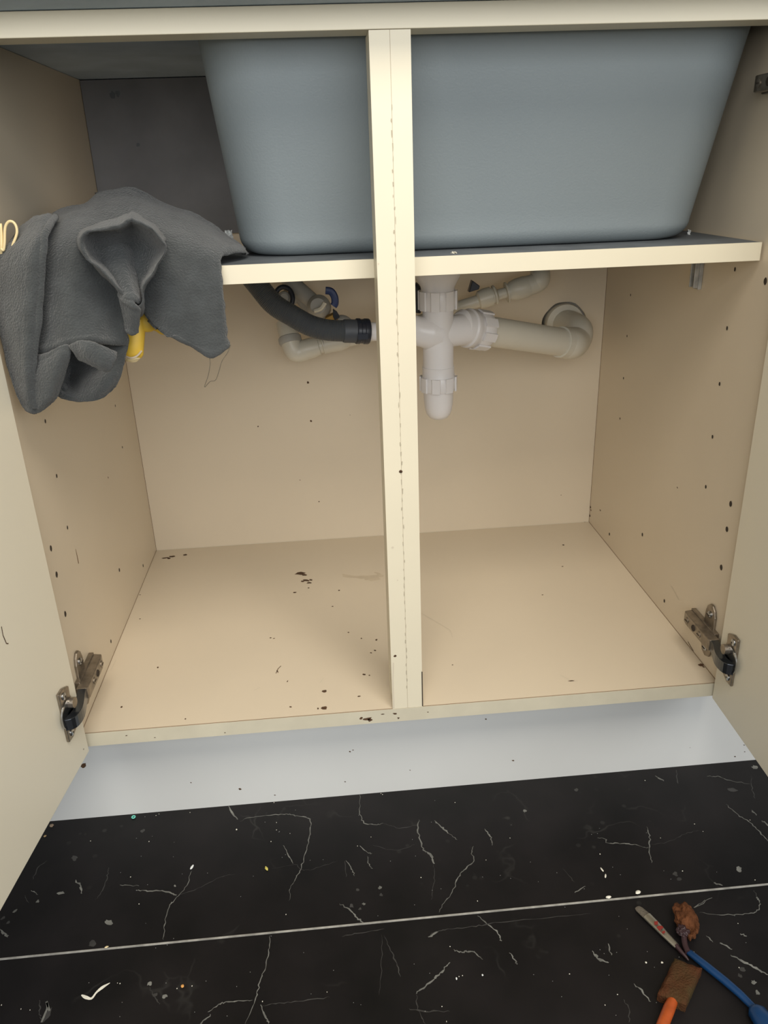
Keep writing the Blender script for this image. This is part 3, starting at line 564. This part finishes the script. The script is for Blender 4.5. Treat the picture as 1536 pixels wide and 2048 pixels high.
def sheet(rows, th=.0045, nu=44, nv=52, amp=.0022, fr=26, seed=0):
    P = [[Vector(at(x, y, Y)) for x, y, Y in r] for r in rows]; G = interp_rows(P, nu, nv)
    n1, n2 = nu+1, nv+1; F = [v.copy() for r in G for v in r]
    nr = []
    for j in range(n2):
        for i in range(n1):
            a = G[j][min(i+1, nu)]-G[j][max(i-1, 0)]; b = G[min(j+1, nv)][i]-G[max(j-1, 0)][i]; c = a.cross(b)
            c = c.normalized() if c.length > 1e-12 else Vector((0, -1, 0))
            if c.y > 0: c = -c
            nr.append(c)
    off = Vector((seed*3.1, seed*1.7, 0)); fr_, bk_ = [], []
    for k, v in enumerate(F):
        dsp = noise.noise(v*fr+off)*amp + noise.noise(v*fr*3.1+off)*amp*.35 + noise.noise(v*420)*.0005
        i, j = k % n1, k//n1; edge = min(i, nu-i, j, nv-j)
        rag = Vector((noise.noise(v*160), 0, noise.noise(v*160+Vector((5, 5, 5)))))*(.0012 if edge == 0 else 0)
        t2 = th*.5*min(1, .35+edge*.33); c = v+nr[k]*dsp+rag
        hem = .0010 if 1 <= edge <= 3 else 0
        fr_.append(c+nr[k]*(t2+hem)); bk_.append(c-nr[k]*t2)
    N = n1*n2; fs = []
    for j in range(nv):
        for i in range(nu):
            a, b, c, d = j*n1+i, j*n1+i+1, (j+1)*n1+i+1, (j+1)*n1+i; fs += [(a, b, c, d), (N+a, N+d, N+c, N+b)]
    bd_ = [i for i in range(n1)]+[j*n1+nu for j in range(1, n2)]+[nv*n1+i for i in range(nu-1, -1, -1)]+[j*n1 for j in range(nv-1, 0, -1)]
    for k in range(len(bd_)): a, b = bd_[k], bd_[(k+1) % len(bd_)]; fs.append((a, N+a, N+b, b))
    T.add(fr_+bk_, fs, TOWEL)
# right-hand drape over the mound and the shelf edge
sheet([[(190,386,.20),(228,383,.165),(270,377,.14),(335,412,.15),(400,438,.15),(455,470,.14),(497,507,.12)],
       [(195,402,.16),(235,400,.125),(285,405,.11),(340,430,.11),(395,455,.10),(445,482,.10),(488,508,.09)],
       [(200,450,.085),(245,450,.058),(300,460,.045),(350,475,.045),(395,490,.045),(425,502,.045),(446,514,.05)],
       [(215,520,.025),(260,520,.028),(300,530,.024),(345,538,.018),(385,540,.024),(420,540,.026),(444,545,.032)],
       [(235,590,.020),(268,590,.022),(300,595,.018),(345,605,.008),(385,610,.014),(420,610,.020),(450,620,.026)],
       [(262,618,.022),(284,618,.022),(306,642,.014),(340,662,.006),(378,676,.008),(420,680,.014),(455,668,.022)],
       [(280,620,.022),(292,630,.020),(318,656,.012),(352,678,.004),(388,697,.006),(424,716,.010),(461,693,.020)]], seed=1, amp=.0040, fr=18)
# centre body
sheet([[(106,438,.14),(140,417,.14),(172,404,.14),(196,384,.14),(240,380,.14),(285,385,.14)],
       [(98,450,.08),(130,440,.07),(165,432,.07),(200,425,.08),(240,425,.08),(280,430,.08)],
       [(88,500,.020),(118,500,.012),(152,500,.008),(190,500,.018),(230,500,.024),(265,505,.026)],
       [(80,590,.010),(112,590,.0),(150,590,-.006),(195,585,.006),(225,585,.014),(256,590,.016)],
       [(74,660,.006),(106,655,-.006),(146,650,-.012),(190,655,-.004),(225,650,.008),(256,655,.010)],
       [(64,715,.004),(96,705,-.008),(138,692,-.018),(176,687,-.018),(212,690,-.004),(256,692,.012)]], seed=2, amp=.0034, fr=20)
# hem curling forward below: left piece and right piece
sheet([[(66,712,.0),(98,704,-.012),(132,690,-.020),(146,690,-.022)],
       [(64,745,-.006),(92,735,-.018),(122,715,-.024),(140,706,-.020)],
       [(66,785,-.008),(88,775,-.018),(112,755,-.022),(130,742,-.012)],
       [(68,815,-.006),(84,808,-.014),(100,796,-.016),(116,786,-.006)],
       [(68,827,-.004),(76,823,-.006),(88,814,-.006),(104,800,-.002)]], nu=20, nv=34, seed=3, amp=.0015)
sheet([[(138,690,-.022),(158,683,-.030),(180,685,-.034),(208,694,-.034),(236,706,-.026)],
       [(146,700,-.024),(166,694,-.038),(186,700,-.042),(208,710,-.042),(232,719,-.034)],
       [(155,710,-.020),(170,712,-.036),(188,722,-.040),(206,731,-.040),(222,737,-.032)],
       [(160,716,-.014),(172,722,-.026),(190,730,-.030),(206,737,-.030),(218,738,-.026)]], nu=30, nv=16, seed=4, amp=.0012)
# rounded back fold hanging behind the pocket
sheet([[(100,690,.016),(140,680,.020),(180,680,.020),(225,680,.016),(257,670,.014)],
       [(104,730,.020),(140,725,.052),(178,725,.040),(222,725,.010),(254,705,.012)],
       [(108,765,.016),(140,762,.052),(172,760,.026),(214,757,.002),(244,737,.010)],
       [(112,786,.010),(142,790,.022),(172,790,.012),(208,778,.002),(234,757,.010)],
       [(114,790,.010),(140,799,.014),(168,804,.010),(200,793,.008),(228,768,.012)]], seed=5, amp=.0015)
# left flap over the front of everything
sheet([[(55,447,.06),(66,436,.05),(80,431,.045),(96,427,.05),(111,434,.06)],
       [(20,490,.028),(45,480,.010),(65,475,.0),(82,470,-.004),(92,468,.004)],
       [(-8,530,.022),(20,530,.002),(45,530,-.010),(68,530,-.016),(85,530,-.010)],
       [(-12,600,.018),(18,600,-.004),(42,600,-.016),(64,600,-.020),(80,600,-.012)],
       [(-2,660,.014),(20,662,-.006),(42,665,-.018),(60,668,-.022),(75,670,-.014)],
       [(20,730,.010),(34,732,-.006),(46,735,-.016),(56,738,-.020),(65,740,-.012)],
       [(44,795,.004),(50,797,-.006),(56,798,-.012),(61,799,-.014),(66,800,-.008)],
       [(60,825,.0),(63,827,-.004),(66,828,-.006),(69,828,-.006),(72,827,-.002)]], seed=6, amp=.002)
# open cowl-like loop in the middle: ring loft
rim = [(264,431),(280,440),(291,448),(308,458),(320,475),(325,484),(321,502),(314,522),(308,540),(300,556),(294,567),(289,585),(288,602),(283,621),
       (270,622),(257,612),(250,594),(240,582),(230,570),(210,546),(190,529),(173,516),(163,495),(163,478),(170,466),(186,457),(203,452),(222,448),(237,445),(252,436)]
cx_, cy_ = 258, 525
def ring(sc, Y, shift=(0, 0), low=0):
    out = []
    for x, y in rim:
        t_ = (y-431)/190; Yv = Y+low*t_
        out.append(Vector(at(cx_+(x-cx_)*sc+shift[0], cy_+(y-cy_)*sc+shift[1], Yv)))
    return spline(out+[out[0]], 3)[:-1]
RG = [ring(1.10, .045, (0, 2), -.025), ring(1.09, .016, (0, 1), .0), ring(1.05, -.014, (0, 0), .002), ring(1.01, -.034, (0, 0), .010), ring(.965, -.041, (0, 0), .016), ring(.92, -.037, (1, 0), .016), ring(.88, -.026, (2, 1), .012),
      ring(.80, -.010, (3, 3), .004), ring(.66, .004, (4, 4), -.006), ring(.46, .012, (4, 4), -.012), ring(.2, .014, (4, 4), -.014)]
nn_ = len(RG[0]); vv = []
for k, R_ in enumerate(RG):
    for v in R_:
        am = .0046 if 2 <= k <= 6 else .003
        d_ = Vector((noise.noise(v*45), noise.noise(v*45+Vector((9, 0, 0))), noise.noise(v*45+Vector((0, 9, 0)))))*am
        vv.append(v+d_+Vector((noise.noise(v*300), 0, noise.noise(v*300+Vector((3, 3, 3)))))*.0008)
T.add(vv, [(k*nn_+i, k*nn_+(i+1) % nn_, (k+1)*nn_+(i+1) % nn_, (k+1)*nn_+i) for k in range(len(RG)-1) for i in range(nn_)]+[tuple(range((len(RG)-1)*nn_, len(RG)*nn_))], TOWEL)
# inner pleats and the tail below the loop
sheet([[(176,500,.020),(200,470,.018),(232,452,.022),(262,470,.024)],
       [(200,530,.002),(220,520,-.002),(246,500,.004),(272,520,.018)],
       [(228,565,-.010),(242,560,-.016),(256,558,-.014),(276,570,.004)],
       [(252,605,-.018),(259,603,-.030),(268,604,-.032),(279,610,-.020)]], nu=20, nv=34, seed=8, amp=.0015)
sheet([[(236,584,-.016),(252,594,-.028),(268,604,-.034),(282,617,-.026)],
       [(246,612,-.010),(256,620,-.022),(268,626,-.028),(280,632,-.022)],
       [(252,640,-.006),(259,644,-.016),(268,648,-.020),(277,650,-.016)],
       [(255,664,-.004),(260,669,-.010),(266,670,-.014),(274,662,-.012)]], nu=16, nv=24, seed=9, amp=.001)
T.tube([v+Vector((noise.noise(v*90)*.0012, 0, 0)) for v in spline([at(x, y, Y) for x, y, Y in ((110,434,.055),(93,462,.0),(86,500,-.012),(83,540,-.014),(79,600,-.016),(74,665,-.018),(65,735,-.016),(64,780,-.014),(70,815,-.010))], 8)], .0034, TOWEL, 12)
body = T.build('cloth', tw, smooth=False, fix=True)
body.data.polygons.foreach_set('use_smooth', [True]*len(body.data.polygons))
q = MB()
q.tube(spline([at(x, y, Y) for x, y, Y in ((419,710,.010),(420,730,.008),(416,752,.006),(409,774,.004),(420,763,.004),(431,760,.004),(438,742,.006),(444,722,.008),(455,705,.014),(461,690,.018))], 6), .00035, THREAD, 5)
q.build('loose_thread', tw)

# ================================================================== RUBBER GLOVES
gl = thing('rubber_glove', tuple(at(268, 690, .03)), 'bright yellow rubber glove with fingers hanging below the middle of the towel', 'glove', 'yellow rubber gloves under the towel')
q = MB()
def finger(P, r, m=YEL): q.tube(spline(P, 6), r, m, 16, squash=(.62, 1.0), up=(0, 1, 0))
f1 = [at(270, 640, .040), at(268, 665, .036), at(266, 690, .034), at(265, 706, .034), at(264, 716, .034)]
finger(f1, [.0108]*19+[.0102, .0098, .0092, .0080, .0062, .0036])
f2 = [at(292, 590, .042), at(293, 630, .040), at(294, 645, .038), at(295, 655, .038), at(296, 664, .038)]
finger(f2, [.0075]*19+[.0072, .007, .0064, .0055, .0042, .0020])
q.tube(spline([at(315, 620, .045), at(318, 645, .042), at(325, 660, .040), at(334, 668, .040)], 6), [.008]*10+[.0066, .0058, .0052, .0046, .0038, .0030, .0022, .0014, .0006], YEL, 12, squash=(.6, 1), up=(0, 1, 0))
# palm draped over the shelf edge, hidden by the towel
Pm = [[Vector((x, y, z)) for x in (-.272, -.255, -.238, -.222)] for y, z in ((.11, .5145), (.06, .5150), (.038, .513), (.034, .49), (.036, .47), (.038, .455))]
G = interp_rows(Pm, 12, 16); vs = [v for r in G for v in r]; q.add(vs, [(j*13+i, j*13+i+1, (j+1)*13+i+1, (j+1)*13+i) for j in range(16) for i in range(12)], YEL)
q.build('glove_body', gl, smooth=True, fix=True)
q = MB(); c_ = Vector(at(265, 714, .034)); q.tube(spline([at(250, 712, .028), at(262, 716, .024), at(274, 712, .025), at(283, 702, .030)], 5), .0010, STAIN, 6); q.build('finger_crease', gl, smooth=True)
q = MB(); q.tube([Vector(at(266, 716, .033)), Vector(at(267, 720, .032)), Vector(at(268, 724, .032))], [.0085, .007, .003], YELP, 12, squash=(.6, 1), up=(0, 1, 0)); ob = q.build('fingertip', gl, smooth=True); ob['label'] = 'pale creased fingertip'
g2 = thing('rubber_glove', tuple(at(18, 490, .03)), 'pale yellow rubber glove cuff curled at the left edge beside the towel', 'glove', 'yellow rubber gloves under the towel')
q = MB(); lp_ = spline([at(x, y, .012) for x, y in ((2,497),(7,500),(9,485),(9.5,462),(12,450),(18,443),(26,444),(32,452),(34,464),(31,476),(27,486),(24,496),(21,510))], 6)
nn_ = len(lp_); q.add([tuple(v) for v in lp_]+[tuple(v+Vector((-.009, .026, -.001))) for v in lp_], [(i, i+1, nn_+i+1, nn_+i) for i in range(nn_-1)], YELP)
q.build('curled_cuff', g2, smooth=True, solid=.0016)
q = MB(); q.tube([v for v in lp_], .0012, YELP, 8); q.build('cuff_bead', g2, smooth=True)
q = MB(); sh = [[Vector(at(x, y, Y)) for x, y, Y in r] for r in ([(-22,450,.03),(-8,447,.018),(3,447,.015)], [(-22,475,.03),(-8,475,.018),(5,475,.014)], [(-22,505,.03),(-8,505,.018),(5,503,.014)], [(-22,540,.035),(-8,540,.03),(5,540,.03)])]
G = interp_rows(sh, 8, 10); q.add([v for r in G for v in r], [(j*9+i, j*9+i+1, (j+1)*9+i+1, (j+1)*9+i) for j in range(10) for i in range(8)], YELP); q.build('cuff_wall', g2, smooth=True, solid=.0014)

# ================================================================== BRUSHES ON THE FLOOR
def F(x, y, h): return Vector(fl(x, y, h))
pb = thing('paintbrush', (*F(1320,1860,0)[:2], -Z0), 'thin flat artist paintbrush with silver ferrule smeared with red paint', 'paintbrush')
q = MB(); q.tube([F(1275,1815,.002), F(1279,1819,.0025), F(1296,1834,.004)], [.0028, .0036, .0040], BRIST, 14, squash=(.5, 1.25)); q.build('bristles', pb, smooth=True)
fe = [F(1294,1832,.0042), F(1312,1850,.0046), F(1330,1869,.005), F(1350,1889,.0052), F(1354,1893,.0052)]
q = MB(); q.tube(fe, [.0044, .0042, .0036, .0030, .0026], FERR, 18, squash=(.7, 1.15)); q.build('ferrule', pb, smooth=True)
q = MB()
for x, y, ra in ((1312,1846,.0026),(1320,1856,.0030),(1327,1864,.0020)): q.disc(F(x, y, .0092), (0, 0, 1), ra*.75, ra*1.1, REDP, jit=.4, seg=10, ang=.5, lift=0)
q.build('red_smear', pb)
q = MB(); q.tube([F(1352,1891,.0052), F(1362,1903,.0050), F(1372,1914,.0045), F(1377,1921,.0035)], [.0026, .0021, .0016, .0009], MAROON, 12); q.build('handle', pb, smooth=True)
def lumpy(mb, c, rad, m, amp, fr, seed=0, rot=0, hollow=None):
    bm = bmesh.new(); bmesh.ops.create_icosphere(bm, subdivisions=5, radius=1)
    vs = []
    for v in bm.verts:
        d_ = v.co.normalized(); k = 1+amp*noise.noise(d_*fr+Vector((seed, 0, 0)))+amp*.5*noise.noise(d_*fr*2.7+Vector((seed, 4, 0)))
        x, y, z = d_.x*rad[0]*k, d_.y*rad[1]*k, d_.z*rad[2]*k
        if hollow:
            e = (Vector((x, y, z))-Vector(hollow[0])).length/hollow[1]
            if e < 1: z -= (1-e)*hollow[2]
        vs.append((c[0]+x*math.cos(rot)-y*math.sin(rot), c[1]+x*math.sin(rot)+y*math.cos(rot), max(-Z0+.0003, c[2]+z)))
    mb.add(vs, [[v.index for v in f_.verts] for f_ in bm.faces], m); bm.free()
bt = thing('sponge_brush', (*F(1400,1925,0)[:2], -Z0), 'craft brush with crumpled rust-brown head and long blue handle', 'brush', 'small sponge brushes on the floor')
hc = F(1372,1840,.011); q = MB(); lumpy(q, hc, (.0125, .0185, .0105), RUST, .30, 1.7, 3, rot=-.12, hollow=((-.002, -.013, .008), .009, .012)); q.build('rust_brown_head', bt, smooth=True)
q = MB(); lumpy(q, F(1366, 1862, .011), (.0058, .0062, .0052), MAROON, .35, 2.0, 8); q.build('dark_hollow', bt, smooth=True)
q = MB(); q.tube(spline([F(1368,1862,.010), F(1368,1875,.008), F(1370,1890,.0065), F(1376,1905,.006)], 4), .0030, MAROON, 12); q.build('stem', bt, smooth=True)
q = MB(); q.tube([F(1372,1900,.0045), F(1380,1906,.005), F(1410,1930,.0052), F(1450,1962,.0055), F(1480,1988,.0055), F(1512,2020,.0055)], [.0022, .0036, .0042, .0042, .0040, .0036], BLUEH, 14, squash=(.85, 1)); q.build('handle', bt, smooth=True)
q = MB(); e0 = F(1512,2024,.007); q.tube([F(1508,2016,.0065), F(1514,2024,.0075), F(1528,2044,.008), F(1560,2090,.008), F(1566,2098,.007)], [.0055, .0092, .0098, .0095, .006], BLUEH, 20, squash=(.8, 1)); q.build('handle_grip', bt, smooth=True)
bs = thing('sponge_brush', (*F(1360,1970,0)[:2], -Z0), 'craft brush with flat olive-brown sponge head and orange handle', 'brush', 'small sponge brushes on the floor')
q = MB(); base = [F(1349,1916,.011), F(1404,1937,.011), F(1372,2010,.011), F(1315,1987,.011)]; ctr = sum(base, Vector())/4
lower = [Vector((v.x, v.y, -Z0+.0004)) for v in base]
N = 18; G = []
for j in range(N+1):
    r_ = []
    for i in range(N+1):
        a = base[0].lerp(base[1], i/N).lerp(base[3].lerp(base[2], i/N), j/N); e = min(i, N-i, j, N-j)
        hgt = .0135-(.003 if e == 0 else .001 if e == 1 else 0)+.0012*noise.noise(a*160)
        r_.append(Vector((a.x+.0006*noise.noise(a*300), a.y+.0006*noise.noise(a*300+Vector((3, 1, 0))), -Z0+hgt)))
    G.append(r_)
vs = [v for r in G for v in r]; fs = [(j*(N+1)+i, j*(N+1)+i+1, (j+1)*(N+1)+i+1, (j+1)*(N+1)+i) for j in range(N) for i in range(N)]
bd_ = [i for i in range(N+1)]+[j*(N+1)+N for j in range(1, N+1)]+[N*(N+1)+i for i in range(N-1, -1, -1)]+[j*(N+1) for j in range(N-1, 0, -1)]
k0 = len(vs); vs += [Vector((vs[b_].x, vs[b_].y, -Z0+.0004)) for b_ in bd_]
fs += [(bd_[k], k0+k, k0+(k+1) % len(bd_), bd_[(k+1) % len(bd_)]) for k in range(len(bd_))]+[tuple(range(k0, len(vs)))[::-1]]
q.add(vs, fs, SPONGE); q.build('sponge_head', bs, smooth=True)
q = MB(); q.tube([F(1350,1992,.008), F(1344,2004,.008), F(1338,2018,.0078), F(1326,2048,.0075), F(1310,2090,.0075), F(1306,2100,.007)], [.0036, .0052, .0056, .0056, .0055, .003], ORANGEH, 16, squash=(.85, 1)); q.build('handle', bs, smooth=True)

# ================================================================== SMALL DEBRIS
def chip(name, x, y, ra, rb, hh, m, label, cat, ang=0, grp=None):
    q = MB(); c = F(x, y, hh*.5); lumpy_small(q, c, (ra, rb, hh*.6), m, ang)
    return tag(q.build(name, origin=(c.x, c.y, c.z+Z0), smooth=True), label, cat, grp)
def lumpy_small(mb, c, rad, m, ang, amp=.3, sub=2):
    bm = bmesh.new(); bmesh.ops.create_icosphere(bm, subdivisions=sub, radius=1); sd = random.random()*50; vs = []
    for v in bm.verts:
        d_ = v.co.normalized(); k = 1+amp*noise.noise(d_*1.8+Vector((sd, 0, 0))); x, y, z = d_.x*rad[0]*k, d_.y*rad[1]*k, d_.z*rad[2]*k
        vs.append((c[0]+x*math.cos(ang)-y*math.sin(ang), c[1]+x*math.sin(ang)+y*math.cos(ang), max(-Z0+.0002, c[2]+z)))
    mb.add(vs, [[v.index for v in f_.verts] for f_ in bm.faces], m); bm.free()
chip('plaster_chip', 1276, 1784, .0034, .0022, .002, WHITEB, 'largest white plaster chip resting by the floor strip above the paintbrush', 'crumb', .3)
chip('plaster_chip', 1217, 1794, .0032, .0018, .002, WHITEB, 'white plaster chip touching the floor strip, left of the largest chip', 'crumb')
chip('plaster_sliver', 1204, 1739, .0010, .0030, .001, WHITEB, 'upper of two white slivers above the floor strip', 'crumb', .3)
chip('plaster_sliver', 1211, 1752, .0010, .0030, .001, WHITEB, 'lower of two white slivers above the floor strip', 'crumb', -.4)
chip('rice_grain', 384, 1734, .0014, .0034, .002, PAPER, 'pale capsule-shaped grain on the black floor at left', 'crumb', -.4)
chip('seed_husk', 533, 1737, .0016, .0034, .002, SEED, 'yellow green seed husk on the black floor', 'crumb', .5)
chip('orange_crumb', 365, 1972, .0017, .0018, .002, ORNG, 'orange crumb on the floor near the bottom left', 'crumb')
chip('yellow_chip', 213, 1894, .0022, .0010, .001, SEED if False else YELP, 'small pale yellow chip touching the floor strip at left', 'crumb', .4)
chip('brown_flake', 103, 1651, .0026, .0030, .001, mat('brown_flake', (.30, .22, .15), .8), 'larger brown flake at the left foot of the plinth', 'crumb', .4)
chip('brown_flake', 90, 1672, .0018, .0016, .001, mat('tan_flake', (.42, .29, .14), .8), 'small tan flake below the open left door edge', 'crumb', .4)
chip('white_crumb', 473, 1659, .0009, .0012, .001, WHITEB, 'white crumb on the floor left of centre near the plinth', 'crumb')
chip('white_crumb', 1324, 1925, .0012, .0011, .001, WHITEB, 'white crumb just left of the olive sponge head', 'crumb')
chip('white_crumb', 1292, 1925, .0010, .0011, .001, WHITEB, 'white crumb farther left of the olive sponge head', 'crumb')
chip('white_crumb', 965, 1950, .0009, .0011, .001, PAPER, 'white crumb right of the pair near the bottom centre', 'crumb')
chip('white_crumb', 913, 1957, .0008, .0014, .001, PAPER, 'white elongated crumb near the bottom centre', 'crumb')
rc = F(267, 1634, .0012); q = MB(); q.tube([rc+Vector((.0020*math.cos(a), .0020*math.sin(a), 0)) for a in [2*math.pi*k/20 for k in range(21)]], .0008, MINT, 8, cap=False)
tag(q.build('plastic_ring', origin=(rc.x, rc.y, rc.z+Z0), smooth=True), 'tiny mint green plastic ring at the foot of the plinth', 'ring')
q = MB()
for x, y in ((181,1682),(298,1683),(261,1754),(278,1808),(553,1660),(553,1645),(580,1667),(542,1683),(572,1829),(742,1674),(715,1692),(762,1587),(765,1589),(548,1605),(910,1605),(1112,1554),(1290,1561),(794,1579),(1406,1663),(1321,1676),
             (1389,1648),(842,1755),(955,1802),(1020,1676),(972,1720),(1200,1708),(235,1966),(240,1967),(354,1977),(384,1972),(525,2003),(654,1984),(925,1951),(918,1953),(1139,1948),(900,1893),(884,2013),(893,2043),(1388,1904),(1407,1936),(1476,1847),
             (1235,1989),(1210,2010),(1510,1760),(1365,1742),(60,2020),(42,2018),(3,2010),(312,1631),(318,1628),(380,1625),(1500,1640),(1478,1935)):
    lumpy_small(q, F(x, y, .0003), (.0006*random.uniform(.6, 1.2), .0007*random.uniform(.6, 1.2), .0004), WHITEB, 0, sub=1)
for k in range(90):
    x, y = random.uniform(120, 1500), random.uniform(1600, 2040); lumpy_small(q, F(x, y, .0002), (.00028, .00028, .0002), PAPER, 0, sub=1)
tag(q.build('dust_specks'), 'fine white specks scattered over the black floor', 'debris', kind='stuff')
